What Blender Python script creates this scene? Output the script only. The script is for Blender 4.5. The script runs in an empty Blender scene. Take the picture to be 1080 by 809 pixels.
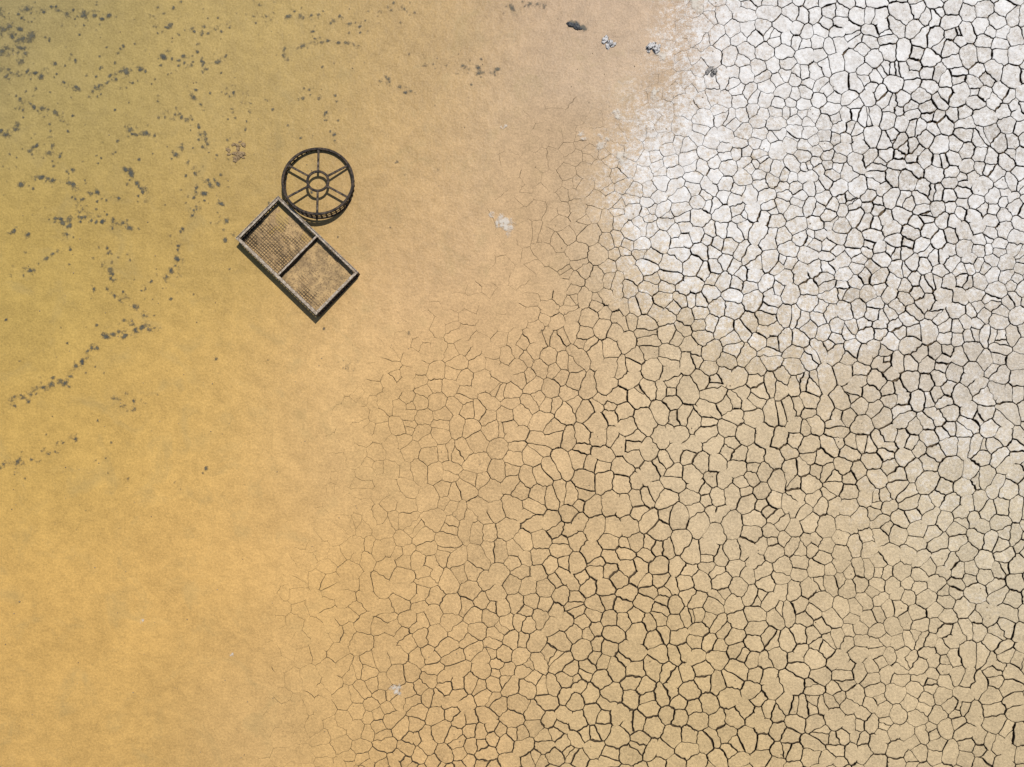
import bpy, bmesh, math, random
import numpy as np
from mathutils import Vector, Matrix
from mathutils import noise as mn
from mathutils.geometry import delaunay_2d_cdt

random.seed(7); rng = np.random.default_rng(7)
scene = bpy.context.scene
scene.view_settings.view_transform = 'Standard'
scene.view_settings.look = 'None'
scene.view_settings.exposure = 0
H = 7.2
GAIN = 1.26

def P2(px, py, h=0.0):
    k = (H - h) / H
    return ((px - 540) / 100 * k, (404.5 - py) / 100 * k)
def lin(c):
    c = np.asarray(c, float) / 255
    return np.where(c <= 0.04045, c / 12.92, ((c + 0.055) / 1.055) ** 2.4)

# ------------------------------------------------------------ world / sun / camera
elev = math.radians(58); sd = Vector((0.50, 0.86, 0)).normalized()
sdir = Vector((sd.x * math.cos(elev), sd.y * math.cos(elev), math.sin(elev)))
w = bpy.data.worlds.new("World"); scene.world = w; w.use_nodes = True
nt = w.node_tree; bg = nt.nodes['Background']
sky = nt.nodes.new('ShaderNodeTexSky'); sky.sky_type = 'NISHITA'; sky.sun_disc = False
sky.sun_elevation = elev; sky.sun_rotation = math.atan2(sd.x, sd.y)
nt.links.new(sky.outputs[0], bg.inputs[0]); bg.inputs[1].default_value = 0.08
sl = bpy.data.lights.new("sun", 'SUN'); sl.energy = 4.2; sl.angle = math.radians(0.5); sl.color = (1, 0.965, 0.91)
so = bpy.data.objects.new("sun", sl); scene.collection.objects.link(so)
so.rotation_euler = sdir.to_track_quat('Z', 'Y').to_euler(); so.location = (3, 6, 8)
cd = bpy.data.cameras.new("camera"); cam = bpy.data.objects.new("camera", cd); scene.collection.objects.link(cam)
cam.location = (0, 0, H); cam.rotation_euler = (0, 0, 0)
cd.sensor_width = 36; cd.lens = 36 * H / 10.8; cd.clip_end = 2000
scene.camera = cam

# ------------------------------------------------------------ fields
ctrl = [
 (0,0,156,140,94),(100,100,176,153,92),(250,60,184,158,97),(450,60,187,155,102),(600,60,184,151,114),(670,20,190,163,134),
 (60,300,188,158,87),(200,250,187,155,88),(300,120,185,155,95),(430,180,194,158,105),(560,200,201,167,125),(500,330,211,172,122),
 (60,480,201,164,90),(200,420,209,169,96),(350,430,214,174,114),(60,650,211,168,95),(200,600,216,172,100),(330,600,213,171,108),
 (100,790,205,164,95),(300,780,207,168,109),(450,500,210,174,124),(450,700,206,170,119),(600,400,209,177,133),(600,600,206,175,129),
 (700,750,203,175,128),(800,500,207,184,148),(900,650,205,181,142),(1050,780,200,177,138),(1050,560,207,191,161),(700,250,209,192,164),
 (850,300,203,186,161),(1000,150,197,186,171),(900,50,197,186,171),(1050,380,203,190,171),(640,130,199,174,142),(750,430,209,187,151)]
C = np.array(ctrl, float)
cx = np.stack([(C[:,0]-540)/100, (404.5-C[:,1])/100], 1)
cc = np.array([lin(c) for c in C[:,2:]]) / GAIN
def tint(p):
    p = np.asarray(p, float)[:, :2].copy()
    p[:,0] = np.clip(p[:,0], -6, 6); p[:,1] = np.clip(p[:,1], -4.6, 4.6)
    out = np.zeros((len(p),3))
    for s in range(0, len(p), 20000):
        q = p[s:s+20000]
        d2 = ((q[:,None,:]-cx[None])**2).sum(2)
        wt = np.exp(-d2/(2*0.72**2)) + 1e-7/(d2+0.1)
        out[s:s+20000] = (wt@cc)/wt.sum(1)[:,None]
    return out
def polysd(p, line):
    L = np.array(line, float); L = np.stack([(L[:,0]-540)/100,(404.5-L[:,1])/100],1)
    p = np.asarray(p,float)[:, :2]
    best = np.full(len(p), 1e9); sg = np.ones(len(p))
    for a,b in zip(L[:-1],L[1:]):
        ab = b-a; t = np.clip(((p-a)@ab)/(ab@ab),0,1)
        q = a+t[:,None]*ab; d = np.hypot(*(p-q).T)
        cr = ab[0]*(p[:,1]-a[1])-ab[1]*(p[:,0]-a[0])
        m = d < best-1e-9
        best[m]=d[m]; sg[m]=np.where(cr[m]>0,1,-1)
    return best*sg
def wob(p, s, seed):
    p = np.asarray(p,float); r = np.random.default_rng(seed); o = 0
    for i in range(7):
        a = r.uniform(0,6.28); f = s*r.uniform(0.6,1.9)
        o = o + np.sin(f*(np.cos(a)*p[:,0]+np.sin(a)*p[:,1])+r.uniform(0,6.28))
    return o/3.0
crack_line = [(1200,-1500),(800,-400),(722,-20),(700,60),(660,110),(605,140),(585,190),(530,300),(445,365),(395,440),(380,540),(340,640),(345,700),(320,790),(290,900),(170,1500)]
salt_line = [(1150,-1500),(800,-300),(728,-10),(708,90),(650,135),(632,190),(634,280),(695,340),(765,375),(900,385),(1080,380),(1400,390),(2600,430)]
def crackf(p): return polysd(p, crack_line) + 0.20*wob(p,2.2,3)
def saltf(p):
    d = polysd(p, salt_line) + 0.14*wob(p,3.0,5)
    s = 1/(1+np.exp(-(d-.05)/0.24))
    q = np.asarray(p,float)
    px = q[:,0]*100+540; py = 404.5-q[:,1]*100
    thin = 0.54 + 0.34*np.exp(-((px-790)**2/(2*130**2)+(py-60)**2/(2*160**2))) + 0.14*np.exp(-((px-690)**2/(2*60**2)+(py-200)**2/(2*80**2))) \
         + 0.18*np.exp(-((px-1010)**2/(2*90**2)+(py-40)**2/(2*110**2))) - 0.14*np.exp(-((px-900)**2/(2*90**2)+(py-170)**2/(2*50**2))) + 0.09*wob(p,2.2,9)
    s = s*np.clip(thin,0.3,1.0)
    tail = np.clip((px-640)/380,0,1)*np.clip((800-py)/350,0,1)*0.37 + 0.05*wob(p,2.5,19)*np.clip((px-700)/300,0,1)
    return np.maximum(s, tail)

# ------------------------------------------------------------ Voronoi mud plates
X0,X1,Y0,Y1 = -7.4,8.4,-6.2,6.2
sp = 0.158
pts=[]
ny=int((Y1-Y0+1)/(sp*0.87)); nx=int((X1-X0+1)/sp)
for j in range(ny):
    for i in range(nx):
        x=X0-0.5+(i+0.5*(j%2))*sp; y=Y0-0.5+j*sp*0.87
        if random.random()<.09: continue
        pts.append((x+random.uniform(-.58,.58)*sp, y+random.uniform(-.58,.58)*sp))
pa=np.array(pts)
g=np.exp(-(((pa[:,0]-3.4)/3.5)**2+((pa[:,1]-2.2)/3.0)**2))
pa[:,0]-= 0.18*g*(pa[:,0]-3.4); pa[:,1]-=0.18*g*(pa[:,1]-2.2)
wx=wob(pa,1.3,21)*0.10; wy=wob(pa,1.3,22)*0.10
pa[:,0]+=wx; pa[:,1]+=wy
res = delaunay_2d_cdt([Vector(p) for p in pa],[],[],0,1e-6)
V=np.array([(v.x,v.y) for v in res[0]]); T=np.array(res[2])
A,B,Cc=V[T[:,0]],V[T[:,1]],V[T[:,2]]
D=2*(A[:,0]*(B[:,1]-Cc[:,1])+B[:,0]*(Cc[:,1]-A[:,1])+Cc[:,0]*(A[:,1]-B[:,1]))
D=np.where(abs(D)<1e-9,1e-9,D)
a2,b2,c2=(A**2).sum(1),(B**2).sum(1),(Cc**2).sum(1)
VP=np.stack([(a2*(B[:,1]-Cc[:,1])+b2*(Cc[:,1]-A[:,1])+c2*(A[:,1]-B[:,1]))/D,(a2*(Cc[:,0]-B[:,0])+b2*(A[:,0]-Cc[:,0])+c2*(B[:,0]-A[:,0]))/D],1)
cent=(A+B+Cc)/3
VP = VP*0.70+cent*0.30
inc=[[] for _ in range(len(V))]
for t,(a,b,c) in enumerate(T):
    inc[a].append(t);inc[b].append(t);inc[c].append(t)
cf_v=crackf(VP)
wmod=1+0.22*wob(VP,2.0,31)
edges={}
def getedge(a,b):
    k=(a,b) if a<b else (b,a)
    e=edges.get(k)
    if e is None:
        p,q=VP[k[0]],VP[k[1]]; L=np.hypot(*(q-p))
        f=(cf_v[k[0]]+cf_v[k[1]])/2
        act=min(1,max(0,(f+0.05)/2.0))
        plive=0.0 if f<-0.35 else min(0.94,0.40+0.56*((f+0.35)/1.0))
        live=random.random()<plive
        hw=0.0
        if live:
            hw=(0.0009+0.0049*act**.9)*random.lognormvariate(0,0.34)*max(.65,wmod[k[0]])
            hw=min(hw,0.0115)
        n=1 if L<0.025 else (2 if L<0.05 else (4 if L<.1 else 5))
        d=q-p; nrm=np.array([-d[1],d[0]])
        sub=[]
        bow=random.gauss(0,0.04)
        for i in range(1,n):
            t=i/n
            off=bow*4*t*(1-t)+random.gauss(0,0.032)
            sub.append((p+d*t+nrm*off, hw*random.uniform(0.65,1.3)))
        e=edges[k]=(hw,sub,L)
    return e,(k[0]==a)
cells=[]
for i in range(len(V)):
    c=V[i]
    if not(X0<c[0]<X1 and Y0<c[1]<Y1): continue
    ts=inc[i]
    if len(ts)<3: continue
    ts=sorted(ts,key=lambda t:math.atan2(cent[t][1]-c[1],cent[t][0]-c[0]))
    cells.append((i,ts))
vw={}
for i,ts in cells:
    for a,b in zip(ts,ts[1:]+ts[:1]):
        e,_=getedge(a,b)
        vw.setdefault(a,{})[(min(a,b),max(a,b))]=e[0]
        vw.setdefault(b,{})[(min(a,b),max(a,b))]=e[0]
VW={}
for t,d in vw.items():
    l=[x for x in d.values() if x>0]
    VW[t]=0.0 if not l else (sum(l)/len(l) if len(l)>1 else l[0]*0.15)

verts=[];faces=[];fmat=[];frnd=[]
DEPTH=0.035
for i,ts in cells:
    loop=[];ws=[]
    nlive=0
    for a,b in zip(ts,ts[1:]+ts[:1]):
        (hw,sub,L),fw=getedge(a,b)
        nlive+= hw>0
        loop.append(VP[a]);ws.append(VW[a])
        for s in (sub if fw else sub[::-1]):
            loop.append(s[0]);ws.append(s[1])
    loop=np.array(loop);ws=np.array(ws);n=len(loop)
    ctr=loop.mean(0)
    nxt=np.roll(loop,-1,0)-loop; ln=np.hypot(nxt[:,0],nxt[:,1])+1e-9
    nn=np.stack([-nxt[:,1],nxt[:,0]],1)/ln[:,None]
    pn=np.roll(nn,1,0); m=nn+pn; ml=np.hypot(m[:,0],m[:,1])+1e-6; m/=ml[:,None]
    dot=np.clip((m*nn).sum(1),0.6,1)
    off=ws/dot
    inner=loop+m*off[:,None]
    rnd=random.random()
    if ws.max()<=0:
        b0=len(verts)
        verts+= [(p[0],p[1],0.0) for p in inner]
        faces.append(tuple(range(b0,b0+n)));fmat.append(0);frnd.append(0.5)
        continue
    full = nlive==len(ts)
    act=min(1,max(0,cf_v[ts[0]]/1.2))
    rnd=.5+(rnd-.5)*act if full else .5
    size=np.sqrt(((loop-ctr)**2).sum(1).mean())
    tx,ty=(random.gauss(0,.022)*act,random.gauss(0,.022)*act) if full else (0,0)
    hz=random.uniform(-.003,.002)*act if full else 0
    def zt(p): return tx*(p[0]-ctr[0])+ty*(p[1]-ctr[1])+hz
    live=(ws>0)
    b0=len(verts)
    bev=np.where(live,np.minimum(0.002,ws*0.5),0)
    verts+=[(p[0],p[1],zt(p)-bb) for p,bb in zip(inner,bev)]
    step=np.minimum(0.006,0.10*size)
    dirc=ctr-inner; dl=np.hypot(dirc[:,0],dirc[:,1])+1e-9
    r2=inner+dirc/dl[:,None]*step
    verts+=[(p[0],p[1],zt(p)) for p in r2]
    verts+=[(p[0],p[1],-DEPTH) for p in inner]
    for k in range(n):
        k2=(k+1)%n
        faces.append((b0+k,b0+k2,b0+n+k2,b0+n+k));fmat.append(0);frnd.append(rnd)
        if live[k] or live[k2]:
            faces.append((b0+2*n+k,b0+2*n+k2,b0+k2,b0+k));fmat.append(1);frnd.append(rnd)
    faces.append(tuple(range(b0+n,b0+2*n)));fmat.append(0);frnd.append(rnd)
b0=len(verts)
verts+=[(X0+.2,Y0+.2,-DEPTH+.003),(X1-.2,Y0+.2,-DEPTH+.003),(X1-.2,Y1-.2,-DEPTH+.003),(X0+.2,Y1-.2,-DEPTH+.003)]
faces.append((b0,b0+1,b0+2,b0+3));fmat.append(1);frnd.append(.5)
hx,hy=(X1-X0)/2-.25,(Y1-Y0)/2-.25; ox,oy=(X0+X1)/2,(Y0+Y1)/2
per=[]
N=40
for k in range(N): per.append((-1+2*k/N,-1))
for k in range(N): per.append((1,-1+2*k/N))
for k in range(N): per.append((1-2*k/N,1))
for k in range(N): per.append((-1,1-2*k/N))
prev=None
for g_,(s) in enumerate([0,.6,1.5,3,6,12,30,90,300,900]):
    st=len(verts)
    verts+=[(ox+u*(hx+s),oy+v*(hy+s),-0.005) for u,v in per]
    if prev is not None:
        n=len(per)
        for k in range(n):
            k2=(k+1)%n
            faces.append((prev+k,st+k,st+k2,prev+k2));fmat.append(2);frnd.append(.5)
    prev=st
me=bpy.data.meshes.new("ground"); me.from_pydata(verts,[],faces)
me.polygons.foreach_set('material_index',fmat)
va=np.array(verts)
tc=tint(va); col=np.ones((len(va),4)); col[:,:3]=tc
at=me.attributes.new("tint",'FLOAT_COLOR','POINT'); at.data.foreach_set('color',col.ravel())
at=me.attributes.new("salt",'FLOAT','POINT'); at.data.foreach_set('value',saltf(va))
at=me.attributes.new("dry",'FLOAT','POINT'); at.data.foreach_set('value',np.clip((crackf(va)+0.6)/1.6,0,1))
at=me.attributes.new("plate",'FLOAT','FACE'); at.data.foreach_set('value',np.array(frnd))
me.update()
ground=bpy.data.objects.new("ground",me); scene.collection.objects.link(ground)

# ------------------------------------------------------------ material helpers
class M:
    def __init__(s,name):
        s.m=bpy.data.materials.new(name); s.m.use_nodes=True; s.t=s.m.node_tree; s.n=s.t.nodes
        s.b=s.n['Principled BSDF']; s.b.inputs['Specular IOR Level'].default_value=0.25
        s.pos=s.n.new('ShaderNodeNewGeometry').outputs['Position']
    def L(s,a,b): s.t.links.new(a,b)
    def set(s,sock,v):
        if isinstance(v,bpy.types.NodeSocket): s.L(v,sock)
        else: sock.default_value=v
    def noise(s,scale,detail=4,rough=.6,dist=0,vec=None):
        n=s.n.new('ShaderNodeTexNoise'); n.inputs['Scale'].default_value=scale; n.inputs['Detail'].default_value=detail
        n.inputs['Roughness'].default_value=rough; n.inputs['Distortion'].default_value=dist
        s.L(vec or s.pos,n.inputs['Vector']); return n.outputs['Fac']
    def math(s,op,a,b=0.0,c=0.0,clamp=False):
        n=s.n.new('ShaderNodeMath'); n.operation=op; n.use_clamp=clamp
        s.set(n.inputs[0],a); s.set(n.inputs[1],b); s.set(n.inputs[2],c); return n.outputs[0]
    def ramp(s,v,lo,hi,a=0.0,b=1.0):
        n=s.n.new('ShaderNodeMapRange'); n.interpolation_type='SMOOTHSTEP'
        for i,x in enumerate((v,lo,hi,a,b)): s.set(n.inputs[i],x)
        return n.outputs[0]
    def mix(s,f,a,b,mode='MIX'):
        n=s.n.new('ShaderNodeMix'); n.data_type='RGBA'; n.blend_type=mode
        s.set(n.inputs[0],f); s.set(n.inputs[6],a if not isinstance(a,tuple) else (*a,1)[:4]); s.set(n.inputs[7],b if not isinstance(b,tuple) else (*b,1)[:4])
        return n.outputs[2]
    def attr(s,name,out='Fac'):
        n=s.n.new('ShaderNodeAttribute'); n.attribute_name=name; return n.outputs[out]
    def scale(s,colr,f):
        n=s.n.new('ShaderNodeVectorMath'); n.operation='SCALE'; s.set(n.inputs[0],colr); s.set(n.inputs[3],f); return n.outputs[0]
    def bump(s,h,dist,strength=1.0):
        n=s.n.new('ShaderNodeBump'); n.inputs['Distance'].default_value=dist; n.inputs['Strength'].default_value=strength
        s.L(h,n.inputs['Height']); s.L(n.outputs[0],s.b.inputs['Normal'])

def ground_mat(name, far=False):
    m=M(name)
    t=m.attr('tint','Color'); salt=m.attr('salt'); dry=m.attr('dry'); pl=m.attr('plate')
    wet=m.math('SUBTRACT',1.0,dry)
    big=m.noise(1.3,3,.55,.4); mid=m.noise(7,4,.65,.3); fine=m.noise(42,3,.75); grit=m.noise(120,2,.8)
    f=m.math('ADD',m.ramp(big,.3,.7,.94,1.06),m.ramp(mid,.25,.75,-.10,.10))
    gr=m.math('ADD',m.ramp(fine,.25,.75,-.20,.20),m.ramp(grit,.25,.75,-.20,.20))
    f=m.math('ADD',f,m.math('MULTIPLY',gr,m.math('MULTIPLY_ADD',dry,.30,.75)))
    f=m.math('ADD',f,m.math('MULTIPLY',m.math('SUBTRACT',pl,.5),.14))
    c=m.scale(t,f)
    g=m.math('MULTIPLY',m.ramp(m.noise(2.6,4,.65,.8),.50,.72),m.math('MULTIPLY',wet,.28))
    c=m.mix(g,c,(.31,.235,.10))
    dk=m.math('MULTIPLY',m.ramp(m.noise(24,3,.8),.61,.74),.42)
    c=m.mix(dk,c,(.17,.12,.065))
    # salt crust
    br=m.math('ADD',m.math('MULTIPLY',m.math('SUBTRACT',m.noise(2.6,4,.7,.6),.5),1.0),m.math('MULTIPLY',m.math('SUBTRACT',m.noise(20,4,.8),.5),2.1))
    br=m.math('ADD',br,m.math('MULTIPLY',m.math('SUBTRACT',grit,.5),1.5))
    br=m.math('ADD',br,m.math('MULTIPLY',m.math('SUBTRACT',pl,.5),.22))
    sm=m.ramp(m.math('ADD',salt,br),.18,.98)
    sm=m.math('MULTIPLY',sm,m.ramp(salt,.02,.45))
    sc=m.scale(m.mix(m.ramp(mid,.3,.7),(.61,.58,.545),(.75,.735,.715)),m.ramp(fine,.2,.8,.88,1.1))
    c=m.mix(m.math('MULTIPLY',sm,.95),c,sc)
    if far:
        v=m.n.new('ShaderNodeTexVoronoi'); v.feature='DISTANCE_TO_EDGE'; v.inputs['Scale'].default_value=6
        nz=m.n.new('ShaderNodeTexNoise'); nz.inputs['Scale'].default_value=6; nz.inputs['Detail'].default_value=3; m.L(m.pos,nz.inputs['Vector'])
        ad=m.n.new('ShaderNodeVectorMath'); ad.operation='MULTIPLY_ADD'; m.L(nz.outputs['Color'],ad.inputs[0]); ad.inputs[1].default_value=(.12,.12,.0); m.L(m.pos,ad.inputs[2])
        m.L(ad.outputs[0],v.inputs['Vector'])
        hl=m.ramp(v.outputs['Distance'],.015,.05,1,0)
        hl=m.math('MULTIPLY',hl,m.ramp(dry,.35,.7))
        c=m.mix(hl,c,(.09,.06,.03))
    m.L(c,m.b.inputs['Base Color'])
    m.set(m.b.inputs['Roughness'],m.ramp(dry,0,.6,.48,.95))
    h=m.math('ADD',m.math('MULTIPLY',fine,.5),m.math('MULTIPLY',m.noise(9,2,.6),1.0))
    m.bump(h,.012,.70)
    return m.m
me.materials.append(ground_mat("mud_and_salt"))
mw=M("crack_mud")
mw.L(mw.mix(mw.ramp(mw.noise(30,2),.3,.7),(.075,.050,.028),(.13,.092,.052)),mw.b.inputs['Base Color']); mw.b.inputs['Roughness'].default_value=.9
me.materials.append(mw.m)
me.materials.append(ground_mat("far_mud_flat",True))

# ------------------------------------------------------------ thin deposits on the silt, each a single-layer sheet
GS=0.0125; GX0,GY0=-5.9,-4.2; GNX,GNY=int(8.3/GS),int(8.8/GS)
class Deposit:
    def __init__(s): s.F=np.zeros((GNY,GNX))
    def fleck(s,px,py,r,asp=1.0,a0=None,st=None):
        x,y=P2(px,py); r/=100
        if a0 is None: a0=random.uniform(0,3.14)
        st=st or random.uniform(.75,1.1)
        R_=r*max(asp,1)*1.2
        i0=int((x-R_-GX0)/GS); i1=int((x+R_-GX0)/GS)+2; j0=int((y-R_-GY0)/GS); j1=int((y+R_-GY0)/GS)+2
        i0,j0=max(i0,0),max(j0,0); i1,j1=min(i1,GNX),min(j1,GNY)
        if i1<=i0 or j1<=j0: return
        X,Y=np.meshgrid(GX0+np.arange(i0,i1)*GS-x,GY0+np.arange(j0,j1)*GS-y)
        u=(X*math.cos(a0)+Y*math.sin(a0))/(r*asp); v=(-X*math.sin(a0)+Y*math.cos(a0))/r
        f=st*np.clip(1.15-np.sqrt(u*u+v*v),0,1)
        s.F[j0:j1,i0:i1]=np.maximum(s.F[j0:j1,i0:i1],f)
    def build(s,name,z,mat):
        F=s.F; q=np.maximum.reduce([F[:-1,:-1],F[1:,:-1],F[:-1,1:],F[1:,1:]])>0
        js,is_=np.nonzero(q); idx={}; vs=[];fd=[];fs=[]
        def vid(j,i):
            k=(j,i)
            if k not in idx:
                idx[k]=len(vs); vs.append((GX0+i*GS,GY0+j*GS,z)); fd.append(F[j,i])
            return idx[k]
        for j,i in zip(js.tolist(),is_.tolist()):
            fs.append((vid(j,i),vid(j,i+1),vid(j+1,i+1),vid(j+1,i)))
        me=bpy.data.meshes.new(name); me.from_pydata(vs,[],fs)
        a=me.attributes.new("fade",'FLOAT','POINT'); a.data.foreach_set('value',fd)
        me.materials.append(mat)
        scene.collection.objects.link(bpy.data.objects.new(name,me))
trails=[
 [(0,75),(40,78),(62,68)],[(12,106),(45,118),(70,125)],[(60,85),(93,100),(110,85),(148,72)],[(22,192),(48,188),(78,196),(92,206),(135,206)],
 [(70,180),(85,215),(72,245),(60,226)],[(133,172),(140,186),(152,196),(157,212)],[(188,150),(204,182),(210,210),(195,236),(188,262),(186,290),(150,302)],
 [(80,226),(110,232),(140,240)],[(115,262),(118,296),(132,296)],[(60,270),(30,290)],[(128,338),(165,344),(112,356),(92,372),(70,398),(40,412),(4,432)],
 [(0,492),(40,482),(84,458)],[(240,100),(262,98),(258,130),(240,150)],[(318,92),(340,106),(346,132),(352,152)],[(438,66),(470,68),(504,76),(532,76)],
 [(170,110),(206,130),(225,160)],[(120,420),(145,425),(130,432)],[(160,20),(190,35),(240,30)],[(270,20),(330,15),(385,25)],[(20,8),(60,12),(115,18)],
 [(400,80),(440,100)],[(300,60),(330,40),(380,52)],[(205,95),(216,120)],[(0,140),(25,132)],[(175,55),(215,70),(240,60)],[(540,10),(575,4)],
 [(130,130),(160,150)],[(10,240),(40,248)],[(100,300),(150,330)],
 [(400,5),(440,12)],[(215,180),(232,215),(238,250)],[(30,160),(60,150)],[(0,20),(25,35),(30,60)]]
dep=Deposit(); fleck=dep.fleck
for ti,tr in enumerate(trails):
    small = .82 if tr[0][0]>160 else 1.0
    faint = .85 if (tr[0][0]>230 or tr[0][1]>400) else 1.0
    for (a,b) in zip(tr[:-1],tr[1:]):
        d=math.hypot(b[0]-a[0],b[1]-a[1]); n=max(2,int(d/5.5)); an=-math.atan2(b[1]-a[1],b[0]-a[0])
        for k in range(n):
            t=(k+random.random()*.8)/n
            x0=a[0]+(b[0]-a[0])*t; y0=a[1]+(b[1]-a[1])*t
            if random.random()<.7: fleck(x0+random.gauss(0,3),y0+random.gauss(0,3),random.uniform(3,6.5)*small,random.uniform(1.2,2),an,random.uniform(.32,.52))
            if random.random()<.27: continue
            x=x0+random.gauss(0,3.0); y=y0+random.gauss(0,3.0)
            fleck(x,y,random.choice((2.3,2.7,3.1,3.6,4.9))*small,random.uniform(1.1,1.8),an+random.gauss(0,.7),random.uniform(.7,1.1)*faint)
            if random.random()<.55: fleck(x+random.gauss(0,9),y+random.gauss(0,9),random.uniform(1.6,2.8),1.1,None,random.uniform(.6,1)*faint)
for _ in range(340):
    x=random.uniform(0,480)*random.random()**.4; y=random.uniform(0,400)*random.random()**.5
    fleck(x,y,random.uniform(1.3,2.8),1.2,None,random.uniform(.45,1.0))
for _ in range(30): fleck(random.gauss(8,15),random.gauss(50,13),random.uniform(3,7.5),1.4,None,random.uniform(.4,.9))
for _ in range(20): fleck(random.gauss(95,40),random.gauss(440,60),random.uniform(1.4,2.7),1,None,.75)
fleck(218,494,3.3);fleck(214,499,2.4);fleck(228,378,3.2)
for _ in range(14): fleck(random.gauss(365,5),random.gauss(385,5),random.uniform(1.8,3.6),1,None,.52)
for _ in range(9): fleck(random.gauss(606,6),random.gauss(27,2),random.uniform(2.5,4.5),1.5,-.4)
m=M("wet_algae_silt")
al=m.ramp(m.math('ADD',m.attr('fade'),m.math('MULTIPLY',m.math('SUBTRACT',m.noise(36,3,.75),.5),1.5)),.24,1.0)
al=m.math('MULTIPLY',al,m.ramp(m.attr('fade'),.0,.2))
m.L(m.math('MULTIPLY',al,.86),m.b.inputs['Alpha'])
m.L(m.mix(m.ramp(m.noise(20,2),.35,.65),(.058,.064,.060),(.125,.115,.08)),m.b.inputs['Base Color'])
m.b.inputs['Roughness'].default_value=.6
dep.build("animal_tracks",.0045,m.m)

dep2=Deposit(); fleck=dep2.fleck
for (x,y,r) in [(532,238,9),(526,232,7),(520,226,4),(537,243,6),(530,236,7),(418,728,6),(532,135,3),(150,655,2.5),(245,690,2),(614,143,5),(640,150,9),(655,165,9),(650,120,6),(690,100,8),(700,60,7),(735,8,9)]:
    for _ in range(5): fleck(x+random.gauss(0,r*.4),y+random.gauss(0,r*.4),r*.75,1.3,None,random.uniform(.55,1.0))
m=M("salt_bloom")
al=m.ramp(m.math('ADD',m.attr('fade'),m.math('MULTIPLY',m.math('SUBTRACT',m.noise(30,4,.8),.5),2.0)),.32,.95)
al=m.math('MULTIPLY',al,m.ramp(m.attr('fade'),.0,.2))
m.L(m.math('MULTIPLY',al,.78),m.b.inputs['Alpha']); m.b.inputs['Base Color'].default_value=(.66,.60,.51,1); m.b.inputs['Roughness'].default_value=.9
dep2.build("salt_patch",.0085,m.m)

# ------------------------------------------------------------ stones and clods
def stone_mat(name,a,b,top=None):
    m=M(name); c=m.mix(m.ramp(m.noise(40,3,.7),.35,.65),a,b)
    if top:
        g=m.n.new('ShaderNodeSeparateXYZ'); ge=m.n.new('ShaderNodeNewGeometry'); m.L(ge.outputs['Normal'],g.inputs[0])
        k=m.ramp(m.math('ADD',g.outputs[2],m.math('MULTIPLY',m.math('SUBTRACT',m.noise(55,3,.8),.5),1.6)),.65,.95)
        c=m.mix(k,c,top)
    m.L(c,m.b.inputs['Base Color']); m.b.inputs['Roughness'].default_value=.85; m.bump(m.noise(80,3),.006); return m.m
def blob(bm,px,py,r,hs=.5,flat=None):
    x,y=P2(px,py)
    ret=bmesh.ops.create_icosphere(bm,subdivisions=3,radius=1)
    s=Vector((random.uniform(.9,1.5),random.uniform(.6,1),hs*random.uniform(.8,1.1)))*r/100
    rot=Matrix.Rotation(random.uniform(0,3.1),3,'Z'); off=Vector((random.random()*50,random.random()*50,0))
    for v in ret['verts']:
        p=v.co.copy(); k=1+.55*mn.noise(p*1.6+off)+.28*mn.noise(p*4+off)
        p=Vector((p.x*s.x,p.y*s.y,p.z*s.z))*k
        v.co=rot@p+Vector((x,y,s.z*.3))
def stones(name,lst,mat):
    bm=bmesh.new()
    for l in lst: blob(bm,*l)
    me=bpy.data.meshes.new(name); bm.to_mesh(me); me.materials.append(mat)
    o=bpy.data.objects.new(name,me); scene.collection.objects.link(o); return o
ms=stone_mat("salted_stone",(.04,.04,.045),(.11,.10,.095),(.58,.56,.54))
md=stone_mat("dark_stone",(.045,.05,.06),(.10,.10,.095))
mx=stone_mat("half_salted_stone",(.05,.05,.05),(.12,.11,.10),(.30,.28,.26))
mb=stone_mat("dry_clod",(.12,.075,.035),(.22,.145,.075),(.30,.21,.11))
stones("dark_stone",[(602,26,3.0),(608,28,3.4),(612,30,2.2)],md)
stones("salted_stone",[(638,42,3.4),(644,46,4.2),(641,49,2.2),(648,47,2.4)],ms)
stones("salted_stone",[(686,49,4.4),(692,52,4.2),(684,54,2.2),(695,49,2)],ms)
stones("salted_stone",[(748,74,3.4),(753,76,3.6),(751,79,2.2)],mx)
cl=[]
for _ in range(34): cl.append((random.gauss(250,5),random.gauss(162,5.5),random.uniform(.8,2.4)))
stones("mud_clods",cl,mb)
bm=bmesh.new()
for _ in range(620):
    x=random.uniform(-60,1140); y=random.uniform(-50,860)
    rr=random.uniform(.25,.75)*(1.5 if random.random()<.06 else 1)/100
    X,Y=P2(x,y); ret=bmesh.ops.create_icosphere(bm,subdivisions=1,radius=rr,matrix=Matrix.Translation((X,Y,rr*.3)))
gm=bpy.data.meshes.new("pebbles"); bm.to_mesh(gm); gm.materials.append(stone_mat("pebble",(.14,.10,.06),(.34,.27,.18)))
scene.collection.objects.link(bpy.data.objects.new("pebbles",gm))

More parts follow.
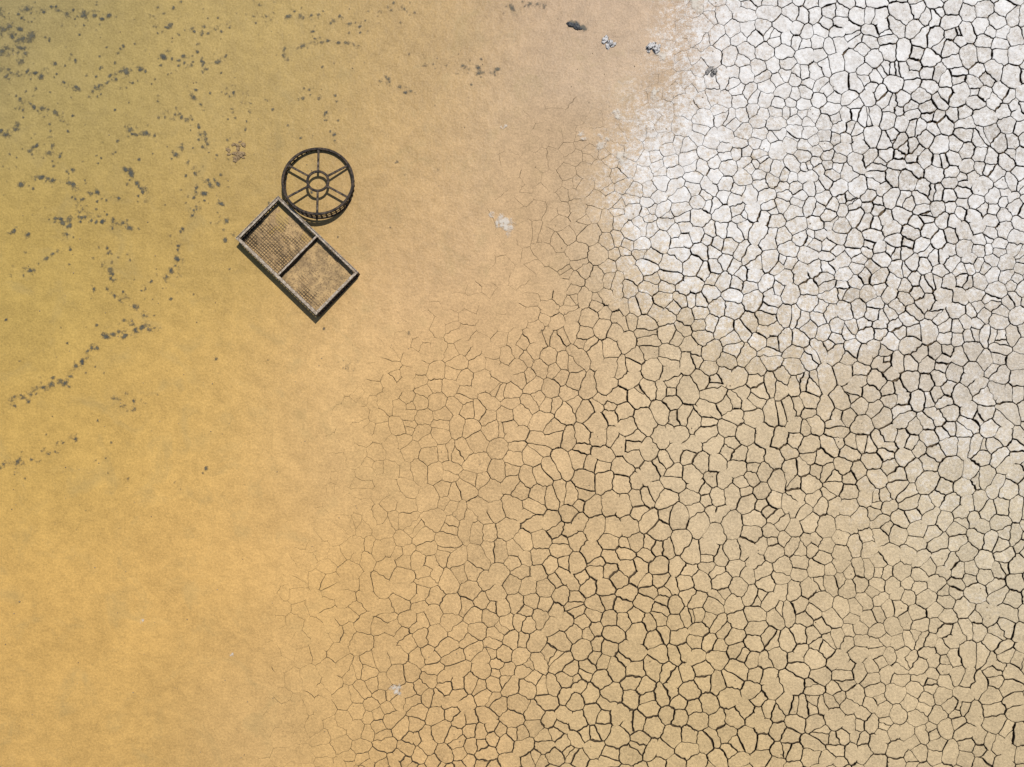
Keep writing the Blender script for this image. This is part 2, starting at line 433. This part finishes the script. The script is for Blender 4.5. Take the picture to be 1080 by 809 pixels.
# ------------------------------------------------------------ crate and wheel
def plastic(name,lo,hi,dust1=(.42,.34,.26),b1=(.075,.052,.034)):
    m=M(name)
    tc=m.n.new('ShaderNodeTexCoord').outputs['Object']
    base=m.mix(m.ramp(m.noise(24,3,.7,0,tc),.4,.65),(.018,.014,.012),b1)
    ge=m.n.new('ShaderNodeNewGeometry'); g=m.n.new('ShaderNodeSeparateXYZ'); m.L(ge.outputs['Normal'],g.inputs[0])
    k=m.ramp(m.math('ADD',g.outputs[2],m.math('MULTIPLY',m.math('SUBTRACT',m.noise(16,4,.75,0,tc),.5),1.3)),lo,hi)
    dust=m.mix(m.ramp(m.noise(50,3,.8,0,tc),.35,.70),(.22,.16,.105),dust1)
    m.L(m.mix(k,base,dust),m.b.inputs['Base Color']); m.b.inputs['Roughness'].default_value=.75
    m.bump(m.noise(70,3,.7,0,tc),.004,.7); return m.m
pm=plastic("silt_covered_dark_plastic",.46,1.05,(.54,.47,.38)); pw=plastic("dark_weathered_plastic",1.02,1.6)
def box(bm,c,s,rotz=0,bev=.004):
    ret=bmesh.ops.create_cube(bm,size=1); vs=ret['verts']
    bmesh.ops.scale(bm,vec=s,verts=vs)
    if bev:
        es=list({e for v in vs for e in v.link_edges})
        r=bmesh.ops.bevel(bm,geom=es,offset=bev,segments=2,affect='EDGES',profile=.6)
        vs=list({v for f in r['faces'] for v in f.verts}|{v for v in vs if v.is_valid})
    M4=Matrix.Translation(c)@Matrix.Rotation(rotz,4,'Z')
    bmesh.ops.transform(bm,matrix=M4,verts=vs)
def fin(name,bm,mat,parent):
    me=bpy.data.meshes.new(name); bm.to_mesh(me); me.materials.append(mat)
    o=bpy.data.objects.new(name,me); scene.collection.objects.link(o); o.parent=parent; return o
# crate: lies slightly tipped, its upper-right long side sunk in the silt
hC=.125; Lc,Wc=1.165,.628; RW=.033
c0=P2((293+378+333+247)/4,(208+289+337+252)/4,hC)
crate=bpy.data.objects.new("plastic_crate",None); scene.collection.objects.link(crate)
crate.location=(c0[0]-.002,c0[1]+.018,-.014); crate.rotation_euler=(math.radians(-3.4),math.radians(-.9),math.radians(-43.6))
bm=bmesh.new(); zt=hC-.010
for s in (-1,1):
    box(bm,(0,s*(Wc/2-RW/2),zt),(Lc,RW,.018))
    box(bm,(s*(Lc/2-RW/2),0,zt),(RW,Wc-2*RW-.001,.018))
    box(bm,(0,s*(Wc/2-.005),zt+.013),(Lc-.002,.007,.012),0,.002)
    box(bm,(s*(Lc/2-.005),0,zt+.013),(.007,Wc-.03,.012),0,.002)
fin("top_rim",bm,pm,crate)
bm=bmesh.new()
for s in (-1,1):
    box(bm,(0,s*(Wc/2-.012),.014),(Lc-.01,.022,.028)); box(bm,(s*(Lc/2-.012),0,.014),(.022,Wc-.05,.028))
    box(bm,(0,s*(Wc/2-.012),.068),(Lc-.01,.012,.010),0,.002); box(bm,(s*(Lc/2-.012),0,.068),(.012,Wc-.05,.010),0,.002)
    n=30
    for k in range(n):
        box(bm,(-Lc/2+.02+(Lc-.04)*k/(n-1),s*(Wc/2-.011),.070),(.012,.014,.092),0,.002)
    n=16
    for k in range(1,n-1):
        box(bm,(s*(Lc/2-.012),-Wc/2+.02+(Wc-.04)*k/(n-1),.070),(.014,.012,.092),0,.002)
for sx in (-1,1):
    for sy in (-1,1): box(bm,(sx*(Lc/2-.018),sy*(Wc/2-.018),.060),(.030,.030,.105))
fin("lattice_walls",bm,pw,crate)
bm=bmesh.new()
box(bm,(0,0,zt-.006),(.020,Wc-2*RW-.002,.016)); box(bm,(0,0,.052),(.010,Wc-.06,.08),0,.002)
fin("divider",bm,pm,crate)
bm=bmesh.new()
stp=.026; nxx=int((Lc-.06)/stp)
for k in range(nxx+1): box(bm,(-Lc/2+.03+(Lc-.06)*k/nxx,0,.026),(.0045,Wc-.05,.005),0,0)
nyy=int((Wc-.06)/stp)
for k in range(nyy+1): box(bm,(0,-Wc/2+.03+(Wc-.06)*k/nyy,.030),(Lc-.05,.0045,.005),0,0)
mg=M("silted_grid"); mg.L(mg.mix(mg.ramp(mg.noise(9,4,.75),.40,.66),(.10,.072,.044),(.36,.24,.12)),mg.b.inputs['Base Color']); mg.b.inputs['Roughness'].default_value=.85
fin("floor_grid",bm,mg.m,crate)
bm=bmesh.new(); bmesh.ops.create_grid(bm,x_segments=110,y_segments=60,size=.5)
for v in bm.verts:
    v.co.x*=Lc-.05; v.co.y*=Wc-.05
    n_=mn.noise(Vector((v.co.x*6,v.co.y*6,3)))+.5*mn.noise(Vector((v.co.x*19,v.co.y*19,1)))
    v.co.z=.029+.018*n_+.05*v.co.y*.6+(.006 if v.co.x>0 else -.002)
mi=M("dark_silt"); 
ci=mi.mix(mi.ramp(mi.noise(7,4,.75),.36,.60),(.31,.21,.105),(.50,.335,.155)); ci=mi.mix(mi.ramp(mi.noise(60,3,.8),.51,.62,0,.7),ci,(.12,.08,.045))
mi.L(ci,mi.b.inputs['Base Color']); mi.b.inputs['Roughness'].default_value=.9; mi.bump(mi.noise(60,3,.8),.010)
o=fin("silt_fill",bm,mi.m,crate)
for p in o.data.polygons: p.use_smooth=True

# wheel: shallow round basket, rim + hub + six spokes, far edge sunk, near edge lifted
hW=.125; R=.374
w0=P2(334,190.5,hW)
wheel=bpy.data.objects.new("spoked_wheel",None); scene.collection.objects.link(wheel)
wheel.location=(w0[0]-.004,w0[1]-.014,-.024); wheel.rotation_euler=(math.radians(-9.5),math.radians(3.0),math.radians(-2))
def ring(bm,ro,ri,z0,z1,n=96,bev=.003):
    prof=[(ri,z0+bev),(ri+bev,z0),(ro-bev,z0),(ro,z0+bev),(ro,z1-bev),(ro-bev,z1),(ri+bev,z1),(ri,z1-bev)]
    vs=[[bm.verts.new((r*math.cos(6.283185*k/n),r*math.sin(6.283185*k/n),z)) for r,z in prof] for k in range(n)]
    for k in range(n):
        for j in range(8):
            bm.faces.new((vs[k][j],vs[(k+1)%n][j],vs[(k+1)%n][(j+1)%8],vs[k][(j+1)%8]))
    bmesh.ops.recalc_face_normals(bm,faces=bm.faces)
bm=bmesh.new(); ring(bm,R,R-.026,hW-.020,hW); fin("rim",bm,pw,wheel)
bm=bmesh.new(); ring(bm,R-.003,R-.020,0,.020); ring(bm,R-.006,R-.016,.056,.064)
for k in range(44):
    a=6.28318*k/44; box(bm,((R-.010)*math.cos(a),(R-.010)*math.sin(a),.062),(.011,.016,.09),a,.002)
fin("side_lattice",bm,pw,wheel)
bm=bmesh.new(); ring(bm,.120,.094,hW-.016,hW-.002,64); 
fin("hub",bm,pw,wheel)
bm=bmesh.new()
for ad in (93,33,-27,-87,-147,153):
    a=math.radians(ad); r0,r1=.118,R-.024; rm=(r0+r1)/2
    box(bm,(rm*math.cos(a),rm*math.sin(a),hW-.010),(r1-r0,.022,.012),a,.003)
fin("spokes",bm,plastic("dusty_spoke_plastic",.90,1.45),wheel)
print("cells",len(cells),"verts",len(verts))
